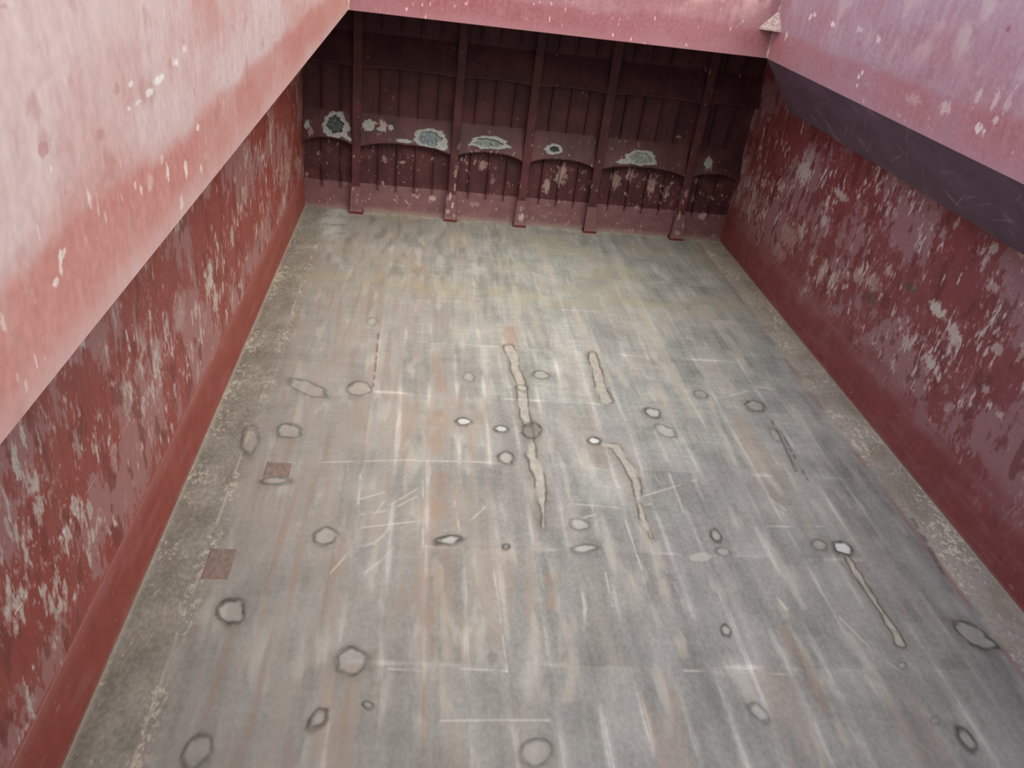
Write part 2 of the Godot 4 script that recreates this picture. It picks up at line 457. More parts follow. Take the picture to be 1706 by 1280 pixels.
# a run of dried silt along a trough in the plating, a rust run, a scrape or a crack
func streak_mark(f: Array) -> Dictionary:
	var kind: int = f[0]
	var pts: Array[Vector3] = []
	for k in range(1, f.size(), 3):
		pts.append(Vector3(f[k], f[k + 1], f[k + 2]))
	var lo := Vector2(1e6, 1e6)
	var hi := -lo
	for p in pts:
		var g := Vector2.ONE * (p.z * 2.2 + 0.08)
		lo = lo.min(Vector2(p.x, p.y) - g)
		hi = hi.max(Vector2(p.x, p.y) + g)
	var at := func(u: float, v: float, col: Vector3) -> Vector3:
		var p := Vector2(u, v)
		var best := 1e6
		for k in pts.size() - 1:
			var a := Vector2(pts[k].x, pts[k].y)
			var b := Vector2(pts[k + 1].x, pts[k + 1].y)
			var t := clampf((p - a).dot(b - a) / maxf((b - a).length_squared(), 1e-6), 0.0, 1.0)
			best = minf(best, (p - a - (b - a) * t).length() - lerpf(pts[k].z, pts[k + 1].z, t))
		if kind == 2:
			best = best + pts[0].z
			return col.lerp(Vector3(200, 197, 190), 0.55 * bell(best, maxf(0.013, pts[0].z * 1.1)) * smoothstep(-0.5, 0.2, f2.get_noise_2d(u * 2.2, v * 2.2)))
		var d := best + 0.035 * f4.get_noise_2d(u * 4.0, v * 2.5)
		if kind == 0:
			col = col.lerp(Vector3(164, 160, 152) + Vector3.ONE * 18.0 * f2.get_noise_2d(u * 9.0, v * 6.0), 0.8 * smoothstep(0.0, -0.02, d))
			col = col.lerp(Vector3(122, 112, 100), 0.3 * bell(d - 0.03, 0.05) * smoothstep(0.0, 0.02, d))
			return col.lerp(Vector3(84, 79, 72), 0.75 * bell(d, 0.016) * smoothstep(-0.5, 0.1, f2.get_noise_2d(u * 3.0 + 9.0, v * 1.5)))
		if kind == 1:
			return col.lerp(Vector3(150, 124, 108), 0.45 * smoothstep(0.06, -0.06, d + 0.12 * f4.get_noise_2d(u * 5.0, v * 1.6)))
		if kind == 3:
			return col.lerp(Vector3(84, 76, 74), 0.55 * bell(best + pts[0].z * 0.7, 0.016) * smoothstep(-0.5, 0.1, f2.get_noise_2d(u * 4.0, v * 4.0)))
		return col.lerp(Vector3(172, 166, 154), 0.5 * smoothstep(0.04, -0.05, d + 0.1 * f4.get_noise_2d(u * 6.0, v * 1.6)))
	return {"lo": lo, "hi": hi, "at": at}


# tank top: bare worn steel under dried silt
func floor_tone(x: float, z: float) -> Vector3:
	var lengthwise := f2.get_noise_2d(x * 3.6, z * 0.38)
	var fine := s1.get_noise_2d(x * 11.0 + 50.0, z * 1.1)
	var cloud := f4.get_noise_2d(x * 0.55 + 20.0, z * 0.5)
	var brush := f2.get_noise_2d(x * 1.1 + 70.0, z * 6.0)
	var grain := f4.get_noise_2d(x * 16.0, z * 11.0)
	var c := Vector3(149, 152, 149) + Vector3.ONE * (cloud * 20.0 + lengthwise * 15.0 + fine * 6.0 + grain * 12.0 + brush * 9.0 + 16.0 * f4.get_noise_2d(x * 1.5, z * 1.2 + 90.0))
	var left := smoothstep(5.2, 1.5, x)
	c = c.lerp(Vector3(148, 139, 131), clampf(0.42 * left + 0.5 * smoothstep(0.0, 0.4, lengthwise + cloud * 0.6) * (0.35 + 0.65 * left), 0.0, 0.75))
	var slate_dim := smoothstep(-11.5, -6.5, z + 2.2 * f2.get_noise_2d(x * 0.7, z * 0.6 + 40.0))  # slate grey near end; weaker light there is painted into the tone too
	c = c.lerp(Vector3(129, 128, 125) + Vector3.ONE * (12.0 * grain + 15.0 * lengthwise + 13.0 * f4.get_noise_2d(x * 1.5, z * 1.2 + 90.0)) + Vector3(-1, -1, 2) * smoothstep(3.5, 6.0, x), slate_dim * lerpf(0.3, 0.65, smoothstep(1.5, 5.0, x)))
	# the fields between the stiffeners below differ a little; the lines over them are rubbed bright
	var inner := smoothstep(1.7, 2.1, x) * smoothstep(9.1, 8.7, x)
	var col := floorf((x - 2.1) / STEP)
	var row := floorf((z + 0.3) / 1.65)
	var hue := s1.get_noise_2d(col * 7.3, row * 5.1 + 3.0) + 0.5 * s1.get_noise_2d(col * 3.1, 77.0)
	c += Vector3.ONE * inner * 8.0 * s1.get_noise_2d(col * 5.9 + 40.0, row * 6.7)
	c = c.lerp(Vector3(146, 124, 110) + Vector3.ONE * 12.0 * lengthwise, inner * clampf(hue + 0.35 * left - 0.1, 0.0, 0.8) * 0.36 * smoothstep(-0.3, 0.3, cloud + lengthwise))
	c = c.lerp(Vector3(126, 128, 129) + Vector3.ONE * 12.0 * grain, inner * clampf(-hue - 0.1, 0.0, 0.8) * 0.5 * smoothstep(-0.3, 0.3, brush + lengthwise))
	c = c.lerp(Vector3(142, 120, 108), 0.4 * left * smoothstep(0.15, 0.6, f2.get_noise_2d(x * 4.4 + 9.0, z * 0.3 + 5.0)))
	c = c.lerp(Vector3(176, 174, 166), 0.5 * smoothstep(0.2, 0.6, f4.get_noise_2d(x * 2.4 + 61.0, z * 0.6)))
	var dx := absf(fposmod(x - 2.1 + STEP / 2, STEP) - STEP / 2)
	var worn := smoothstep(-0.35, 0.35, f2.get_noise_2d(x * 0.9, z * 0.7 + 11.0)) * (0.35 + 0.65 * smoothstep(-14.5, -10.0, z))
	var wob := 0.02 * s1.get_noise_2d(x * 2.0, z * 1.3)
	c += Vector3(1, 1, 1) * inner * worn * (20.0 * bell(dx + wob, 0.02) + 8.0 * bell(dx, 0.06))
	var dz := absf(fposmod(z + 0.3 + 0.825, 1.65) - 0.825)
	c += Vector3.ONE * inner * worn * (24.0 * bell(dz + wob, 0.025) + 7.0 * bell(dz, 0.09)) * smoothstep(-0.2, 0.2, s1.get_noise_2d(x * 0.7 + 5.0, z * 0.6))
	# far end: greenish damp, dark smudges
	var far := smoothstep(-13.0, -16.0, z)
	c = c.lerp(Vector3(160, 152, 122), 0.4 * bell(z + 14.1 + 0.25 * s1.get_noise_2d(x * 0.7, 3.0), 0.45) * smoothstep(-0.3, 0.3, f2.get_noise_2d(x * 1.5, z * 2.0)))
	c = c.lerp(Vector3(142, 138, 116), far * 0.5 * smoothstep(-0.1, 0.45, cloud + brush * 0.5))
	c = c.lerp(Vector3(112, 110, 104), smoothstep(-12.5, -15.5, z) * smoothstep(6.0, 4.0, x) * 0.6 * smoothstep(0.0, 0.6, f4.get_noise_2d(x * 2.6 + 31.0, z * 0.7)))
	c = c.lerp(Vector3(176, 172, 158), 0.65 * bell(z + 17.95, 0.16) * smoothstep(-0.3, 0.2, f2.get_noise_2d(x * 3.0, z * 3.0)))
	# dust in the far left corner
	c = c.lerp(Vector3(184, 192, 194), 0.8 * smoothstep(1.25, 0.7, x) * smoothstep(-15.9, -16.6, z) * smoothstep(-0.6, -0.05, f4.get_noise_2d(x * 2.2, z * 2.2)))
	# margin strips along the sides
	var flecks := smoothstep(0.2, 0.42, 0.6 * f4.get_noise_2d(x * 9.0, z * 6.0) + 0.5 * f4.get_noise_2d(x * 24.0, z * 16.0) + 0.45 * f2.get_noise_2d(x * 0.8, z * 0.9))
	if x < 0.85:
		var m := smoothstep(0.75, 0.4, x + 0.12 * s1.get_noise_2d(1.0, z * 2.0))
		c = c.lerp(Vector3(132, 129, 118) + Vector3.ONE * (22.0 * grain + 26.0 * f4.get_noise_2d(x * 2.5 + 8.0, z * 1.5)), 0.75 * m)
		c = c.lerp(Vector3(205, 200, 184), flecks * 0.75 * (bell(x, 0.3) + 0.8 * bell(x - 0.56, 0.1)))
		c = c.lerp(Vector3(186, 180, 168), 0.6 * bell(x - 0.54, 0.014) * smoothstep(-0.3, 0.1, f2.get_noise_2d(3.0, z * 1.1)))
		c = c.lerp(Vector3(186, 176, 160), 0.6 * bell(x, 0.04))
	elif x > 8.9:
		var m := smoothstep(9.32, 9.46, x + 0.05 * s1.get_noise_2d(8.0, z * 2.0))
		c = c.lerp(Vector3(178, 171, 160) + Vector3.ONE * (20.0 * cloud + 20.0 * grain), 0.7 * m)
		c = c.lerp(Vector3(150, 144, 126), 0.5 * m * smoothstep(0.1, 0.4, f2.get_noise_2d(x * 2.0 + 4.0, z * 1.2)))
		c = c.lerp(Vector3(222, 217, 204), flecks * 0.9 * m)
		c = c.lerp(Vector3(150, 104, 104), 0.45 * bell(x - 9.36, 0.04) * smoothstep(-0.3, 0.2, f2.get_noise_2d(5.0, z * 0.9)))
		c = c.lerp(Vector3(190, 178, 160), 0.6 * bell(x - 10.0, 0.05))
	return c


# red oxide paint on the hold sides, rubbed pink and flaking in upright slivers
func side_tone(z: float, y: float, deep: Vector3, wash: Vector3, shift: float, foot: float) -> Vector3:
	var big := f4.get_noise_2d(z * 0.42 + shift, y * 0.55)
	var upright := f2.get_noise_2d(z * 5.0 + shift, y * 0.9)
	var fine := f4.get_noise_2d(z * 15.0, y * 6.5 + shift)
	var c := deep + Vector3.ONE * (5.0 * upright + 5.0 * fine) + Vector3(10, 5, 5) * f4.get_noise_2d(z * 3.0, y * 2.0 + shift)
	var above := smoothstep(0.80 - foot, 0.86 + foot, y + (0.05 + foot) * f2.get_noise_2d(z * 0.9, shift + y))
	# where the top coat has rubbed through to a dusty pink, in ragged upright patches
	var rub := big + 0.55 * f4.get_noise_2d(z * 2.4 + shift + 0.3 * upright, y * 1.1) + 0.25 * fine + 0.3 * bell(y - 1.1, 0.45)
	c = c.lerp(wash, above * (0.8 * smoothstep(0.06, 0.2, rub) + 0.15 * smoothstep(-0.5, 0.06, rub)))
	# bare flakes: clumps of slivers strung out downwards, with their pale pink borders
	var dense := f2.get_noise_2d(z * 0.45 + 7.0 + shift, y * 0.7)
	var n := 0.62 * f4.get_noise_2d(z * 2.9 + shift + 0.35 * upright, y * 1.35) + 0.5 * f4.get_noise_2d(z * 8.5, y * 3.1 + shift) + 0.28 * fine
	var thr := 0.36 - 0.26 * dense - 0.06 * bell(y - 1.9, 0.9)
	c = c.lerp(wash + Vector3(14, 22, 20), above * 0.8 * smoothstep(thr - 0.14, thr - 0.02, n))
	c = c.lerp(Vector3(212, 197, 186) + Vector3.ONE * 40.0 * fine, above * 0.9 * smoothstep(thr + 0.03, thr + 0.1, n))
	var sp := f2.get_noise_2d(z * 17.0 + shift, y * 7.5) + 0.3 * dense
	c = c.lerp(Vector3(206, 188, 174), above * 0.75 * smoothstep(0.56, 0.7, sp))
	c = c.lerp(deep * 0.78, 0.6 * above * smoothstep(0.22, 0.4, f4.get_noise_2d(z * 2.6 + 60.0, y * 1.2 + shift)) * smoothstep(thr, thr - 0.1, n))
	# the scuffed foot of the side
	var low := 1.0 - above
	c = c.lerp(wash, 0.3 * low * smoothstep(0.0, 0.5, f4.get_noise_2d(z * 0.8 + shift, y * 3.0)))
	c = c.lerp(wash, 0.45 * low * bell(y - 0.78, 0.1))
	c = c.lerp(Vector3(170, 124, 112), 0.45 * bell(y - 0.2, 0.014) * smoothstep(-0.2, 0.3, f2.get_noise_2d(z * 1.1, shift)))
	c = c.lerp(Vector3(178, 150, 138), 0.6 * low * smoothstep(0.5, 0.66, f4.get_noise_2d(z * 5.0 + shift, y * 5.0)))
	return c.lerp(Vector3(190, 170, 150), 0.5 * bell(y, 0.03))


# chalked red lead on the coaming
func coaming_tone(u: float, y: float, pale: Vector3, ruddy: Vector3, shift: float) -> Vector3:
	var big := f4.get_noise_2d(u * 0.4 + shift, y * 0.9)
	var upright := f4.get_noise_2d(u * 7.0 + shift, y * 1.5)
	var edge := 5.1 + 0.07 * s1.get_noise_2d(u * 0.5 + shift, 2.0) + 0.05 * f2.get_noise_2d(u * 2.0, shift)
	var c := pale.lerp(ruddy, clampf(0.65 * smoothstep(edge + 0.04, edge - 0.1, y) + 0.2 + 0.8 * big + 0.5 * upright * smoothstep(5.4, 4.9, y), 0.0, 1.0))
	c += Vector3(10, 15, 15) * upright + Vector3.ONE * 12.0 * f4.get_noise_2d(u * 16.0, y * 12.0)
	c = c.lerp(Vector3(228, 206, 196), 0.55 * smoothstep(0.05, 0.5, f4.get_noise_2d(u * 1.1 + shift, y * 1.0 + 9.0)) * smoothstep(5.0, 5.7, y))
	c = c.lerp(pale, 0.5 * bell(y - COAMING_LOW, 0.12))
	var sp := f2.get_noise_2d(u * 14.0 + shift, y * 5.0) + 0.35 * f2.get_noise_2d(u * 0.9, y * 1.2 + shift)
	c = c.lerp(Vector3(236, 218, 208), 0.75 * smoothstep(0.7, 0.84, sp) * smoothstep(5.9, 4.9, y))
	return c.lerp(ruddy * 0.86, 0.3 * smoothstep(0.3, 0.6, f4.get_noise_2d(u * 2.4 + shift, y * 2.4 + 30.0)))


# dark red bulkhead
func far_tone(x: float, y: float) -> Vector3:
	var upright := f2.get_noise_2d(x * 9.0, y * 0.8)
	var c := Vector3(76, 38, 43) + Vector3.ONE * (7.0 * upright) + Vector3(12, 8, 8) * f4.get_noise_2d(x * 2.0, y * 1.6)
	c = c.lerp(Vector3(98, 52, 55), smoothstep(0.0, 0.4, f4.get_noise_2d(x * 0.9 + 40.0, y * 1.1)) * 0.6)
	if y < 0.66:
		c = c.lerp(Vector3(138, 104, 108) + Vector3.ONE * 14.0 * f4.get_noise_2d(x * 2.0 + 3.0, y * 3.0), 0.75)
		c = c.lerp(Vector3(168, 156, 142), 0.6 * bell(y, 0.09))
	var dense := f2.get_noise_2d(x * 0.5 + 13.0, y * 0.8)
	var thr := 0.4 - 0.2 * dense + 0.2 * smoothstep(1.7, 2.6, y)
	var n := 0.75 * f4.get_noise_2d(x * 6.0, y * 4.0) + 0.5 * f4.get_noise_2d(x * 15.0, y * 9.0)
	return c.lerp(Vector3(178, 164, 158), 0.8 * smoothstep(thr, thr + 0.12, n))


func make_materials():
	var marks := []
	for f in STREAKS:
		if f[0] == 1 or f[0] == 4:
			marks.append(streak_mark(f))
	for f in STREAKS:
		if f[0] == 0 or f[0] == 3:
			marks.append(streak_mark(f))
	for f in STREAKS:
		if f[0] == 2:
			marks.append(streak_mark(f))
	for f in DENTS:
		marks.append(dent_mark(f))
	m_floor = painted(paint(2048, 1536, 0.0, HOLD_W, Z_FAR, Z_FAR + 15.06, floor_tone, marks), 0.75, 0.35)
	var rng := RandomNumberGenerator.new()
	rng.seed = 5
	var chalk := Vector3(216, 206, 194)
	marks = []
	for f in LEFT_FLAKES:
		marks.append(flake_mark(f, chalk, Vector3(80, 36, 32)))
	for k in 26:
		var a := Vector2(rng.randf_range(-17.0, -3.5), rng.randf_range(0.1, 2.2))
		marks.append(line_mark(a, a + Vector2(rng.randf_range(-0.35, 0.1), rng.randf_range(0.15, 0.6)), 0.006, Vector3(190, 150, 138), 0.6))
	m_left = painted(paint(2048, 1024, Z_FAR, Z_FAR + 15.06, DECK_Y, 0.0, func(z, y): return side_tone(z, y, Vector3(166, 80, 70), Vector3(184, 132, 128), 0.0, 0.0), marks), 0.5)
	marks = []
	for f in RIGHT_FLAKES:
		marks.append(flake_mark(f, chalk, Vector3(84, 84, 76)))
	for k in 60:
		var a := Vector2(rng.randf_range(-17.0, -3.5), rng.randf_range(0.05, 1.6))
		marks.append(line_mark(a, a + Vector2(rng.randf_range(-0.1, 0.3), rng.randf_range(0.15, 0.6)), 0.006, Vector3(176, 130, 124), 0.6))
	for p in [[-13.12, 2.24, -12.84, 2.2], [-12.84, 2.2, -12.79, 1.85], [-13.3, 1.8, -12.95, 1.79], [-13.3, 1.8, -13.2, 2.05]]:
		marks.append(line_mark(Vector2(p[0], p[1]), Vector2(p[2], p[3]), 0.008, Vector3(160, 100, 98), 0.8))
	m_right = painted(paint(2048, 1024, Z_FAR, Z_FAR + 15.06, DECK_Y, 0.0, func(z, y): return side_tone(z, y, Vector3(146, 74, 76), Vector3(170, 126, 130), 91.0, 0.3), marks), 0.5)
	marks = []
	for f in FAR_FLAKES + [[5.0, 0.24, 0.07, 0.12, 0.9], [4.97, 0.45, 0.03, 0.08, 0.5], [3.3, 0.62, 0.03, 0.1, 0.8], [3.38, 0.4, 0.03, 0.12, 0.8], [3.28, 0.24, 0.04, 0.08, 0.7], [3.42, 0.16, 0.03, 0.06, 0.6], [3.4, 0.85, 0.02, 0.14, 0.7], [8.8, 0.2, 0.06, 0.08, 0.6], [8.9, 0.4, 0.03, 0.08, 0.6], [8.74, 0.6, 0.03, 0.09, 0.7], [8.78, 1.2, 0.05, 0.12, 0.5], [1.2, 0.3, 0.04, 0.08, 0.4]]:
		marks.append(flake_mark(f, Vector3(196, 184, 172), Vector3(60, 40, 40)))
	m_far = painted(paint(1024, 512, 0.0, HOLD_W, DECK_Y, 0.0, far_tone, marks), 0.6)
	marks = []
	for f in LEFT_COAMING_MARKS:
		marks.append(flake_mark(f, Vector3(252, 242, 232), Vector3(188, 130, 126)))
	m_coam_left = painted(paint(1536, 352, HATCH_Z0, HATCH_Z1, COAMING_TOP, COAMING_LOW, func(u, y): return coaming_tone(u, y, Vector3(228, 202, 196), Vector3(210, 146, 134), 0.0), marks), 0.5)  # palest pink of the coaming plates
	marks = []
	for f in RIGHT_COAMING_MARKS:
		marks.append(flake_mark(f, Vector3(248, 238, 230), Vector3(160, 90, 96)))
	m_coam_right = painted(paint(1024, 320, HATCH_Z0, HATCH_Z1, COAMING_TOP, COAMING_LOW, func(u, y): return coaming_tone(u, y, Vector3(192, 156, 167), Vector3(190, 130, 134), 47.0), marks), 0.45)  # mauve tone: bluish sky sheen painted into the pink
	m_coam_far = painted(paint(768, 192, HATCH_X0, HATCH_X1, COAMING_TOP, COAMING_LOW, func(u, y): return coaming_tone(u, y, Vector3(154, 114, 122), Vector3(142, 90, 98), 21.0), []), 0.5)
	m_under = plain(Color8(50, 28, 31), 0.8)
	marks = []
	for k in 34:
		var a := Vector2(rng.randf_range(-14.9, -3.0), rng.randf_range(0.1, 0.8))
		marks.append(line_mark(a, a + Vector2(rng.randf_range(0.15, 0.5), rng.randf_range(0.1, 0.35)), 0.012, Vector3(156, 138, 144), 0.55))
	m_girder = painted(paint(1024, 128, HATCH_Z0, HATCH_Z1, 1.0, 0.0, girder_tone, marks), 0.6)
	m_bare = painted(paint(256, 128, 0.0, 2.0, 0.0, 1.0, func(u, v): return Vector3(166, 172, 168) + Vector3(34, 32, 32) * f4.get_noise_2d(u * 9.0, v * 9.0) + Vector3(14, 10, 8) * f2.get_noise_2d(u * 30.0, v * 30.0), []), 0.8)
	for c in [Vector3(86, 92, 96), Vector3(128, 140, 146), Vector3(146, 156, 154)]:
		m_fill.append(painted(paint(256, 128, 0.0, 2.0, 0.0, 1.0, func(u, v): return c + Vector3.ONE * (46.0 * f4.get_noise_2d(u * 8.0, v * 8.0) + 20.0 * f2.get_noise_2d(u * 26.0, v * 26.0)), []), 0.9))
	m_pad = plain(Color8(104, 40, 42), 0.6)
	m_gusset = painted(paint(64, 64, 0.0, 0.4, 0.0, 0.4, func(u, v): return Vector3(176, 156, 152) + Vector3.ONE * 60.0 * f4.get_noise_2d(u * 14.0, v * 14.0), []), 0.7)
	m_patch = painted(paint(128, 128, 0.0, 0.5, 0.0, 0.5, func(u, v): return Vector3(128, 112, 104) + Vector3(22, 18, 16) * f4.get_noise_2d(u * 14.0, v * 8.0), []), 0.8)


func girder_tone(z: float, y: float) -> Vector3:
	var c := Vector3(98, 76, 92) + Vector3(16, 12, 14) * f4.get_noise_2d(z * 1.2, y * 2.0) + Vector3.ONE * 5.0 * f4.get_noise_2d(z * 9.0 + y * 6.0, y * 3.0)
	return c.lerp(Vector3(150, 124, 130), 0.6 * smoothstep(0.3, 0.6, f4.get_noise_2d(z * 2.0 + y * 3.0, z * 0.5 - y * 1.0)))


# ---------------------------------------------------------------- the hold

func uv_floor(p: Vector3) -> Vector2:
	return Vector2(p.x / HOLD_W, (p.z - Z_FAR) / 15.06)


func uv_side(p: Vector3) -> Vector2:
	return Vector2((p.z - Z_FAR) / 15.06, (DECK_Y - p.y) / DECK_Y)


func uv_far(p: Vector3) -> Vector2:
	return Vector2(p.x / HOLD_W, (DECK_Y - p.y) / DECK_Y)


func uv_coam_side(p: Vector3) -> Vector2:
	return Vector2((p.z - HATCH_Z0) / (HATCH_Z1 - HATCH_Z0), (COAMING_TOP - p.y) / (COAMING_TOP - COAMING_LOW))


func uv_coam_end(p: Vector3) -> Vector2:
	return Vector2((p.x - HATCH_X0) / (HATCH_X1 - HATCH_X0), (COAMING_TOP - p.y) / (COAMING_TOP - COAMING_LOW))


func uv_girder(p: Vector3) -> Vector2:
	return Vector2((p.z - HATCH_Z0) / (HATCH_Z1 - HATCH_Z0), (4.6 - p.y) / 0.9)


func build_floor():
	var fl := group_node("floor")
	tag(fl, "worn grey steel floor of the empty hold, streaked with dried silt and ringed dents", "", "", "structure")
	var st := fresh()
	add_box(st, Vector3(-0.1, -0.2, Z_FAR - 0.1), Vector3(HOLD_W + 0.1, -0.02, Z_NEAR + 0.1), uv_floor)
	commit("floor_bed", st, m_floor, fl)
	var xs := [0.0, 0.54, 1.26, 1.89]
	for k in range(1, 17):
		xs.append(2.1 + STEP * k - (0.0 if k > 1 else 0.0))
	xs.append(9.36)
	xs.append(HOLD_W)
	var zs := []
	for k in 12:
		zs.append(-0.3 - 1.65 * (11 - k))
	zs[0] = Z_FAR
	zs.append(1.35)
	zs.append(Z_NEAR)
	# each plate field between the stiffener lines: a flat top with a rolled edge
	for j in zs.size() - 1:
		for i in xs.size() - 1:
			st = fresh()
			add_field(st, xs[i], xs[i + 1], zs[j], zs[j + 1])
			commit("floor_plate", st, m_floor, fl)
	for f in DENTS:
		if absf(f[6]) < 0.35:
			continue
		commit("dent", dent_shape(f), m_floor, fl)
	for q in [[0.89, -8.36, 1.2, -8.05], [0.57, -6.76, 0.85, -6.3]]:
		st = fresh()
		var lo := Vector3(q[0], 0.0, q[1])
		var hi := Vector3(q[2], 0.012, q[3])
		var uv := func(p: Vector3): return Vector2(p.x, p.z) * 2.0
		var b := 0.012
		add_hexa(st, [lo, Vector3(hi.x, 0, lo.z), Vector3(hi.x, 0, hi.z), Vector3(lo.x, 0, hi.z), Vector3(lo.x + b, hi.y, lo.z + b), Vector3(hi.x - b, hi.y, lo.z + b), Vector3(hi.x - b, hi.y, hi.z - b), Vector3(lo.x + b, hi.y, hi.z - b)], uv)
		var o := commit("patch_plate", st, m_patch, fl)
		o.set_meta("label", "small square reddish brown patch plate")


func add_field(st: SurfaceTool, x0: float, x1: float, z0: float, z1: float):
	var b := 0.003
	var g := 0.0
	var out := [Vector3(x0 + g, -0.002, z0 + g), Vector3(x1 - g, -0.002, z0 + g), Vector3(x1 - g, -0.002, z1 - g), Vector3(x0 + g, -0.002, z1 - g)]
	var inn := [Vector3(x0 + b, 0.0, z0 + b), Vector3(x1 - b, 0.0, z0 + b), Vector3(x1 - b, 0.0, z1 - b), Vector3(x0 + b, 0.0, z1 - b)]
	for k in 4:
		var n := (k + 1) % 4
		add_quad(st, out[k], out[n], inn[n], inn[k], uv_floor)
	add_quad(st, inn[0], inn[1], inn[2], inn[3], uv_floor)


# a shallow dish with a raised lip
func dent_shape(f: Array) -> SurfaceTool:
	var st := fresh()
	st.set_smooth_group(0)
	var c := Vector3(f[0], 0, f[1])
	var a := Vector3(f[2], 0, f[3])
	var b := Vector3(f[4], 0, f[5])
	var prof := [[1.3, -0.002], [1.12, 0.009], [0.98, 0.014], [0.85, 0.008], [0.6, 0.004], [0.0, 0.003]]
	var n := 24
	var ring := func(k: int, i: int) -> Vector3:
		var t := TAU * i / n
		var r: float = prof[k][0] / (1.0 + 0.1 * s1.get_noise_2d(Vector2(cos(t), sin(t)).angle() * 0.9 + c.x * 7.0, c.z * 5.0))
		return c + (a * cos(t) + b * sin(t)) * r + Vector3.UP * prof[k][1]
	for k in prof.size() - 1:
		for i in n:
			var p: Vector3 = ring.call(k, i)
			var q: Vector3 = ring.call(k, (i + 1) % n)
			var r: Vector3 = ring.call(k + 1, (i + 1) % n)
			var s: Vector3 = ring.call(k + 1, i)
			if k == prof.size() - 2:
				add_tri(st, [p, q, r], [uv_floor(p), uv_floor(q), uv_floor(r)])
			else:
				add_quad(st, p, q, r, s, uv_floor)
	return st


func build_sides():
	var side_names := ["wall_left", "wall_right"]
	var side_labels := ["left side of the hold, flaking red oxide paint, warm red", "right side of the hold, flaking dark crimson paint, in shade"]
	for s in 2:
		var w := group_node(side_names[s])
		tag(w, side_labels[s], "", "", "structure")
		var m: StandardMaterial3D = m_left if s == 0 else m_right
		var inn := 0.0 if s == 0 else HOLD_W
		var dir := -1.0 if s == 0 else 1.0
		for k in 3:
			var proud := [0.0, 0.004, 0.008][k] as float
			var st := fresh()
			add_strake(st, inn + dir * proud, dir, STRAKES[k], STRAKES[k + 1])
			commit("strake", st, m, w)
		var st2 := fresh()
		add_box(st2, Vector3(minf(inn + dir * 0.01, inn + dir * 0.12), STRAKES[3], Z_FAR), Vector3(maxf(inn + dir * 0.01, inn + dir * 0.12), DECK_Y, Z_NEAR), uv_side)
		commit("sheer_strake", st2, m, w)
	var nw := fresh()
	add_box(nw, Vector3(0, 0, Z_NEAR), Vector3(HOLD_W, DECK_Y, Z_NEAR + 0.1), uv_far)
	var o := commit("wall_near", nw, m_far, self)
	tag(o, "red bulkhead behind the viewer", "", "", "structure")


func add_strake(st: SurfaceTool, x: float, dir: float, y0: float, y1: float):
	var b := 0.006
	var xo := x + dir * 0.12
	var p := [Vector3(x + dir * b, y0 + 0.001, 0), Vector3(x, y0 + b, 0), Vector3(x, y1 - b, 0), Vector3(x + dir * b, y1 - 0.001, 0), Vector3(xo, y1 - 0.001, 0), Vector3(xo, y0 + 0.001, 0)]
	var zf := Vector3(0, 0, Z_FAR)
	var zn := Vector3(0, 0, Z_NEAR)
	for k in 6:
		var a: Vector3 = p[k]
		var c: Vector3 = p[(k + 1) % 6]
		if dir < 0.0:
			add_quad(st, a + zf, a + zn, c + zn, c + zf, uv_side)
		else:
			add_quad(st, a + zn, a + zf, c + zf, c + zn, uv_side)
	for zz in [zf, zn]:
		for k in range(1, 5):
			add_tri(st, [p[0] + zz, p[k] + zz, p[k + 1] + zz], [uv_side(p[0] + zz), uv_side(p[k] + zz), uv_side(p[k + 1] + zz)])


func bays() -> Array:
	var out := []
	var x0 := 0.0
	for k in 5:
		out.append([x0, FRAME_LEFT[k] + 0.02])
		x0 = FRAME_RIGHT[k] - 0.02
	out.append([x0, HOLD_W])
	return out


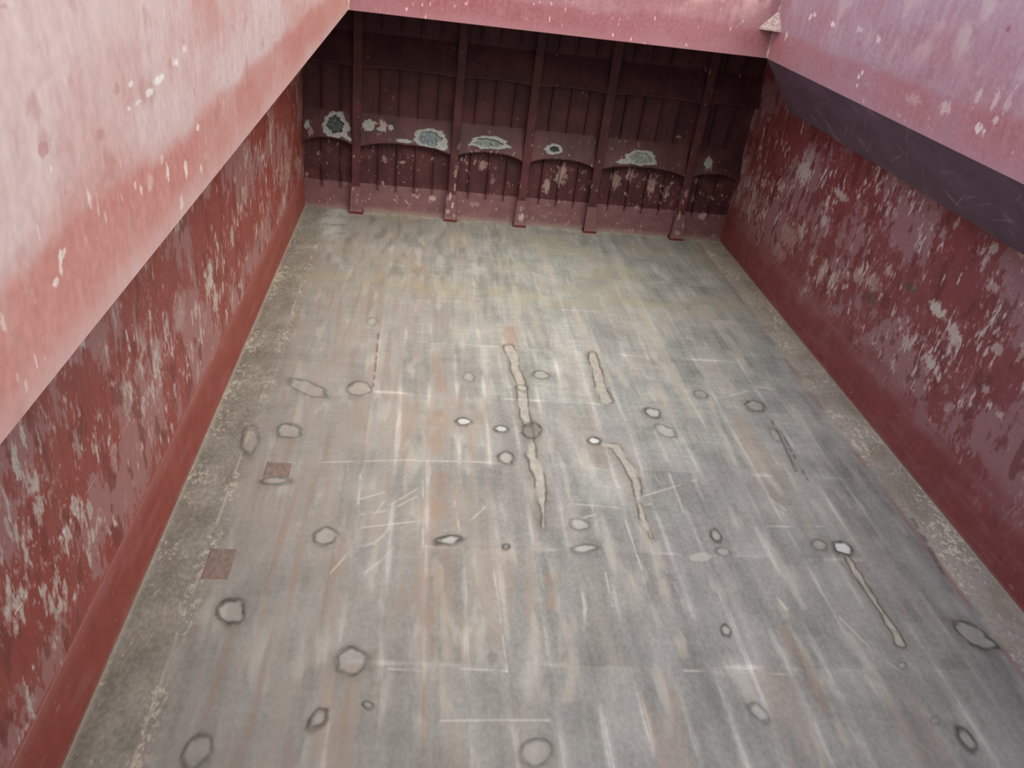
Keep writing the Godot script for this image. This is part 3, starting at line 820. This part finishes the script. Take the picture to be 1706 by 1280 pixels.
func build_bulkhead():
	var w := group_node("wall_far")
	tag(w, "dark red stiffened bulkhead at the far end of the hold, in shadow under the deck", "", "", "structure")
	var st := fresh()
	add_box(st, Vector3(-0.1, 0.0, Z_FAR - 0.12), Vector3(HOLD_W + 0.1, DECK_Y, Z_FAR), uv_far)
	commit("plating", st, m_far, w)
	for b in bays():
		st = fresh()
		var x0: float = b[0] + 0.002
		var x1: float = b[1] - 0.002
		add_hexa(st, [Vector3(x0, 0, Z_FAR - 0.01), Vector3(x1, 0, Z_FAR - 0.01), Vector3(x1, 0, Z_FAR + 0.018), Vector3(x0, 0, Z_FAR + 0.018), Vector3(x0, 0.66, Z_FAR - 0.01), Vector3(x1, 0.66, Z_FAR - 0.01), Vector3(x1, 0.648, Z_FAR + 0.018), Vector3(x0, 0.648, Z_FAR + 0.018)], uv_far)
		commit("foot_strake", st, m_far, w)
	# flat bar stiffeners between the frames: three tiers, the lower ends sniped
	for k in 24:
		var x := 0.42 + 0.4135 * k
		var clear := x < 9.9
		for j in 5:
			if x > FRAME_LEFT[j] - 0.08 and x < FRAME_RIGHT[j] + 0.08:
				clear = false
		if not clear:
			continue
		for tier in [[0.54, 1.84, 0.13], [2.23, 3.44, 0.11], [3.88, DECK_Y - 0.01, 0.11]]:
			st = fresh()
			add_bar(st, Vector3(x - 0.011, tier[0] + 0.1, Z_FAR), Vector3(x + 0.011, tier[1], Z_FAR + tier[2]), 0.005, uv_far)
			add_hexa(st, [Vector3(x - 0.011, tier[0], Z_FAR), Vector3(x + 0.011, tier[0], Z_FAR), Vector3(x + 0.011, tier[0], Z_FAR + tier[2] * 0.5), Vector3(x - 0.011, tier[0], Z_FAR + tier[2] * 0.5), Vector3(x - 0.011, tier[0] + 0.1, Z_FAR), Vector3(x + 0.011, tier[0] + 0.1, Z_FAR), Vector3(x + 0.011, tier[0] + 0.1, Z_FAR + tier[2]), Vector3(x - 0.011, tier[0] + 0.1, Z_FAR + tier[2])], uv_far)
			commit("stiffener", st, m_far, w)


func build_frames():
	var labels := [
		"leftmost upright red bulkhead stanchion, beside the arched hole in the stringer",
		"second upright red bulkhead stanchion from the left, pale flecks down its flared foot",
		"middle upright red bulkhead stanchion, a pale square mark on its flared foot",
		"fourth upright red bulkhead stanchion from the left, right of the small notched hole",
		"rightmost upright red bulkhead stanchion, nearest the shaded right side, rusty flecked foot"]
	for k in 5:
		var xl: float = FRAME_LEFT[k]
		var xr: float = FRAME_RIGHT[k]
		var xm := (xl + xr) / 2
		var o := group_node("bulkhead_stanchion", self, Vector3(xm, 0, Z_FAR))
		tag(o, labels[k], "stanchion", "upright stanchions on the far bulkhead")
		var uv := func(p: Vector3): return uv_far(p + Vector3(xm, 0, Z_FAR))
		var h := (xr - xl) / 2
		var st := fresh()
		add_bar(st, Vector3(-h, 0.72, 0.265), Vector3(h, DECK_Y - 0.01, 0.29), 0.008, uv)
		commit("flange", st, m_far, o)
		st = fresh()
		add_box(st, Vector3(-0.02, 0.3, 0.0), Vector3(0.02, DECK_Y - 0.01, 0.265), uv)
		commit("web", st, m_far, o)
		var fl: float = FOOT_LEFT[k] - xm
		var fr: float = FOOT_RIGHT[k] - xm
		st = fresh()
		add_hexa(st, [Vector3(fl + 0.03, 0.05, 0.0), Vector3(fr - 0.03, 0.05, 0.0), Vector3(fr, 0.05, 0.24), Vector3(fl, 0.05, 0.24), Vector3(-0.02, 0.78, 0.0), Vector3(0.02, 0.78, 0.0), Vector3(h, 0.74, 0.29), Vector3(-h, 0.74, 0.29)], uv)
		commit("foot_bracket", st, m_far, o)
		st = fresh()
		add_bar(st, Vector3(fl - 0.008, 0.0, 0.0), Vector3(fr + 0.008, 0.055, 0.25), 0.01, uv)
		commit("base_pad", st, m_pad, o)


# hole in the sloped face: centre x, centre share up the slope, half width, half height share, ragged pale ring
const HOLES := [   # bay, centre x, centre share up the slope, half width, half height share, rim, depth of the filling, its tone
	[0, 0.71, 0.46, 0.20, 0.36, 1.42, 0.05, 0], [1, 2.76, 0.30, 0.30, 0.30, 1.2, 0.03, 1], [2, 4.06, 0.34, 0.36, 0.19, 1.28, 0.05, 2], [3, 5.56, 0.34, 0.13, 0.13, 1.6, 0.05, 0], [4, 7.58, 0.32, 0.32, 0.24, 1.22, 0.03, 2]]
const BARE := [   # bay, centre x, centre share up the slope, half width, half height share
	[1, 1.42, 0.62, 0.13, 0.20], [1, 1.68, 0.50, 0.09, 0.09], [1, 1.90, 0.56, 0.06, 0.12], [1, 2.2, 0.10, 0.18, 0.08], [1, 3.05, 0.18, 0.12, 0.16], [4, 7.22, 0.16, 0.22, 0.10], [5, 9.18, 0.40, 0.09, 0.22], [0, 0.10, 0.44, 0.06, 0.14], [0, 0.98, 0.12, 0.10, 0.07]]


func build_stringers():
	var all := bays()
	for tier in 2:
		var y_front: float = [1.57, 3.22][tier]
		var y_back: float = [2.22, 3.86][tier]
		var o := group_node("bulkhead_stringer", self, Vector3(0, y_front, Z_FAR))
		if tier == 0:
			tag(o, "lower sloping red stringer across the bulkhead, its arched plates holed and chipped to bare metal", "stringer", "sloping stringers across the far bulkhead")
		else:
			tag(o, "upper sloping dark red stringer across the bulkhead, straight edged, deep in shadow below the deck", "stringer", "sloping stringers across the far bulkhead")
		var uv := func(p: Vector3): return uv_far(p + Vector3(0, y_front, Z_FAR))
		for n in 6:
			var x0: float = all[n][0] + 0.003
			var x1: float = all[n][1] - 0.003
			var arch := 0.13 if tier == 0 else 0.04
			var at := func(t: float, s: float) -> Vector3:
				var lift := arch * (1.0 - pow(absf(2.0 * t - 1.0), 2.6))
				var y0 := lift
				var z0 := 0.262 - lift * 0.15
				return Vector3(lerpf(x0, x1, t), lerpf(y0, y_back - y_front, s), lerpf(z0, 0.0, s))
			var st := fresh()
			var nx := maxi(int((x1 - x0) / 0.035), 8)
			var ns := 18
			for i in nx:
				for j in ns:
					var t0 := float(i) / nx
					var t1 := float(i + 1) / nx
					var s0 := float(j) / ns
					var s1_ := float(j + 1) / ns
					if tier == 0 and in_hole(n, lerpf(x0, x1, (t0 + t1) / 2), (s0 + s1_) / 2, 0.0):
						continue
					add_quad(st, at.call(t0, s0), at.call(t0, s1_), at.call(t1, s1_), at.call(t1, s0), uv)
			# rolled lower lip
			for i in nx:
				var a: Vector3 = at.call(float(i) / nx, 0.0)
				var b: Vector3 = at.call(float(i + 1) / nx, 0.0)
				var d := Vector3(0, -0.022, -0.004)
				var e := Vector3(0, -0.022, -0.03)
				add_quad(st, a + d, a, b, b + d, uv)
				add_quad(st, a + e, a + d, b + d, b + e, uv)
			var plate := commit("sloping_plate", st, m_far, o)
			if tier == 1:
				continue
			for h in HOLES:
				if h[0] == n:
					commit("torn_edge", ragged(at, x0, x1, Vector2(h[1], h[2]), Vector2(h[3], h[4]), h[5], 0.0), m_bare, plate).set_meta("label", "pale bare rim torn round a hole")
					commit("filling", ragged(at, x0, x1, Vector2(h[1], h[2]), Vector2(h[3], h[4]), 1.15, h[6]), m_fill[h[7]], plate).set_meta("label", "rough grey cement showing in the hole")
			for h in BARE:
				if h[0] == n:
					commit("bare_patch", ragged(at, x0, x1, Vector2(h[1], h[2]), Vector2(h[3], h[4]), 1.0, -1.0), m_bare, plate).set_meta("label", "pale grey patch of bare metal")


func in_hole(n: int, x: float, s: float, grow: float) -> bool:
	for h in HOLES:
		if h[0] == n and h[5] > 1.0:
			var q := Vector2((x - h[1]) / h[3], (s - h[2]) / h[4])
			if q.length() < 1.0 + grow:
				return true
	return false


# a thin ragged sheet on the sloped face: a ring round a hole, or a solid patch
func ragged(at: Callable, x0: float, x1: float, c: Vector2, r: Vector2, outer: float, sunk: float) -> SurfaceTool:
	var st := fresh()
	var n := 40
	var pos := func(i: int, k: float, up: float) -> Vector3:
		var t := TAU * i / n
		var d := Vector2(cos(t), sin(t))
		var rough := 1.0 + 0.38 * f4.get_noise_2d(d.x * 1.6 + c.x * 9.0, d.y * 1.6 + c.y * 9.0 + k)
		var q := c + d * r * k * rough
		q.x = clampf(q.x, x0, x1)
		q.y = clampf(q.y, 0.0, 0.97)
		return at.call((q.x - x0) / (x1 - x0), q.y) + Vector3(0, 0.3, 1.0).normalized() * up
	var uv := func(p: Vector3): return Vector2(p.x, p.y)
	for i in n:
		var j := (i + 1) % n
		if sunk == 0.0:
			# the inner edge covers the rim of the hole
			add_quad(st, pos.call(i, outer, 0.0), pos.call(i, outer * 0.93, 0.014), pos.call(j, outer * 0.93, 0.014), pos.call(j, outer, 0.0), uv)
			add_quad(st, pos.call(i, outer * 0.93, 0.014), pos.call(i, 0.86, 0.012), pos.call(j, 0.86, 0.012), pos.call(j, outer * 0.93, 0.014), uv)
			add_quad(st, pos.call(i, 0.86, 0.012), pos.call(i, 0.86, -0.02), pos.call(j, 0.86, -0.02), pos.call(j, 0.86, 0.012), uv)
		elif sunk > 0.0:
			# lumpy filling some way behind the plate
			for k in 5:
				var ka := outer * k / 5.0
				var kb := outer * (k + 1) / 5.0
				var p := [[i, ka], [i, kb], [j, kb], [j, ka]].map(func(e): return pos.call(e[0], e[1], -sunk * (1.25 - 0.25 * e[1] * e[1]) + 0.02 * f2.get_noise_2d(e[0] * e[1] * 0.9, e[1] * 4.0 + c.x)))
				if k == 0:
					add_tri(st, [p[0], p[2], p[1]], [uv.call(p[0]), uv.call(p[2]), uv.call(p[1])])
				else:
					add_quad(st, p[0], p[1], p[2], p[3], uv)
		else:
			var mid: Vector3 = pos.call(0, 0.0, 0.012)
			var a: Vector3 = pos.call(i, 0.9, 0.012)
			var b: Vector3 = pos.call(j, 0.9, 0.012)
			add_tri(st, [mid, b, a], [uv.call(mid), uv.call(b), uv.call(a)])
			add_quad(st, pos.call(i, 1.0, 0.0), a, b, pos.call(j, 1.0, 0.0), uv)
	return st


func build_coaming():
	var mid := Vector3((HATCH_X0 + HATCH_X1) / 2, COAMING_LOW, (HATCH_Z0 + HATCH_Z1) / 2)
	var o := group_node("hatch_coaming", self, mid)
	tag(o, "chalky pink painted steel coaming walls framing the open hatch above the hold", "hatch coaming")
	var us := func(p: Vector3): return uv_coam_side(p + mid)
	var ue := func(p: Vector3): return uv_coam_end(p + mid)
	var t := 0.04
	var st := fresh()
	add_plate_x(st, HATCH_X0, HATCH_X0 - t, mid, us)
	commit("side_plate", st, m_coam_left, o).set_meta("label", "left coaming plate, pale pink")
	st = fresh()
	add_plate_x(st, HATCH_X1, HATCH_X1 + t, mid, us)
	commit("side_plate", st, m_coam_right, o).set_meta("label", "right coaming plate, pink with bluish sky sheen painted in")
	st = fresh()
	add_box(st, Vector3(HATCH_X0 - t, COAMING_LOW, HATCH_Z0 - t) - mid, Vector3(HATCH_X1 + t, COAMING_TOP, HATCH_Z0) - mid, ue)
	commit("end_plate", st, m_coam_far, o).set_meta("label", "far coaming plate, rose red")
	st = fresh()
	add_box(st, Vector3(HATCH_X0 - t, COAMING_LOW, HATCH_Z1) - mid, Vector3(HATCH_X1 + t, COAMING_TOP, HATCH_Z1 + t) - mid, ue)
	commit("end_plate", st, m_coam_far, o)
	for x in [HATCH_X0, HATCH_X1]:
		st = fresh()
		var dx := 0.022 if x == HATCH_X0 else -0.022
		var q := [Vector3(x, 0, HATCH_Z0), Vector3(x + dx, 0, HATCH_Z0), Vector3(x + dx * 0.8, 0, HATCH_Z0 + 0.018), Vector3(x, 0, HATCH_Z0 + 0.022)]
		var lo := q.map(func(p: Vector3): return p + Vector3(0, COAMING_LOW + 0.005, 0) - mid)
		var hi := q.map(func(p: Vector3): return p + Vector3(0, COAMING_TOP - 0.02, 0) - mid)
		if dx < 0.0:
			lo.reverse()
			hi.reverse()
		add_hexa(st, lo + hi, func(p: Vector3): return Vector2(p.x + p.z, p.y))
		commit("weld_bead", st, m_gusset, o)
	# the sloped three-cornered gusset in the far right corner
	st = fresh()
	var p0 := Vector3(HATCH_X1, 5.40, HATCH_Z0) - mid
	var p1 := Vector3(8.49, 5.09, HATCH_Z0 + 0.0) - mid
	var p2 := Vector3(HATCH_X1, 5.11, -14.78) - mid
	var dn := Vector3(0, -0.03, 0)
	add_tri(st, [p0, p2, p1], [Vector2.ZERO, Vector2.RIGHT, Vector2.ONE])
	add_tri(st, [p0 + dn, p1 + dn, p2 + dn], [Vector2.ZERO, Vector2.RIGHT, Vector2.ONE])
	add_quad(st, p1, p2, p2 + dn, p1 + dn, func(p: Vector3): return Vector2(p.x, p.y))
	commit("corner_gusset", st, m_gusset, o).set_meta("label", "small pale three-cornered gusset in the far right corner")


func add_plate_x(st: SurfaceTool, xi: float, xo: float, mid: Vector3, uv: Callable):
	add_box(st, Vector3(minf(xi, xo), COAMING_LOW, HATCH_Z0) - mid, Vector3(maxf(xi, xo), COAMING_TOP, HATCH_Z1) - mid, uv)


func build_girders():
	for s in 2:
		var dir := -1.0 if s == 0 else 1.0
		var xi := HATCH_X0 if s == 0 else HATCH_X1
		var xe := 0.5 if s == 0 else 9.5
		var mid := Vector3(xe, 3.71, (HATCH_Z0 + HATCH_Z1) / 2)
		var o := group_node("side_girder" if s == 1 else "trim_left", self, mid)
		var uv := func(p: Vector3): return uv_girder(p + mid)
		var st := fresh()
		var a := Vector3(xi, COAMING_LOW - 0.001, 0)
		var b := Vector3(xe, 3.71, 0)
		var th := Vector3(dir * 0.03, 0.0, 0)
		var lo := Vector3(0, 0, HATCH_Z0)
		var hi := Vector3(0, 0, HATCH_Z1 + 0.04)
		add_hexa(st, [b + lo - mid, b + th + lo - mid, b + th + hi - mid, b + hi - mid, a + lo - mid, a + th + lo - mid, a + th + hi - mid, a + hi - mid], uv)
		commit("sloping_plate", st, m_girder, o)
		st = fresh()
		add_box(st, Vector3(minf(xe + dir * 0.02, xe + dir * 0.49), 3.712, HATCH_Z0) - mid, Vector3(maxf(xe + dir * 0.02, xe + dir * 0.49), 3.735, HATCH_Z1) - mid, uv)
		commit("soffit_plate", st, m_under, o)
		if s == 1:
			tag(o, "long dark purple sloping girder plate below the right coaming, above the flaking right side", "girder")
		else:
			tag(o, "sloping girder plate below the left coaming, hidden behind it", "", "", "structure")


func build_deck():
	var c := group_node("ceiling")
	tag(c, "underside of the deck round the hatch, in deep shadow", "", "", "structure")
	var uv := func(p: Vector3): return Vector2(p.x, p.z)
	var t := 0.04
	for q in [[-0.12, Z_FAR - 0.12, HOLD_W + 0.12, HATCH_Z0 - t], [-0.12, HATCH_Z0 - t, HATCH_X0 - t, HATCH_Z1 + t], [HATCH_X1 + t, HATCH_Z0 - t, HOLD_W + 0.12, HATCH_Z1 + t], [-0.12, HATCH_Z1 + t, HOLD_W + 0.12, Z_NEAR + 0.12]]:
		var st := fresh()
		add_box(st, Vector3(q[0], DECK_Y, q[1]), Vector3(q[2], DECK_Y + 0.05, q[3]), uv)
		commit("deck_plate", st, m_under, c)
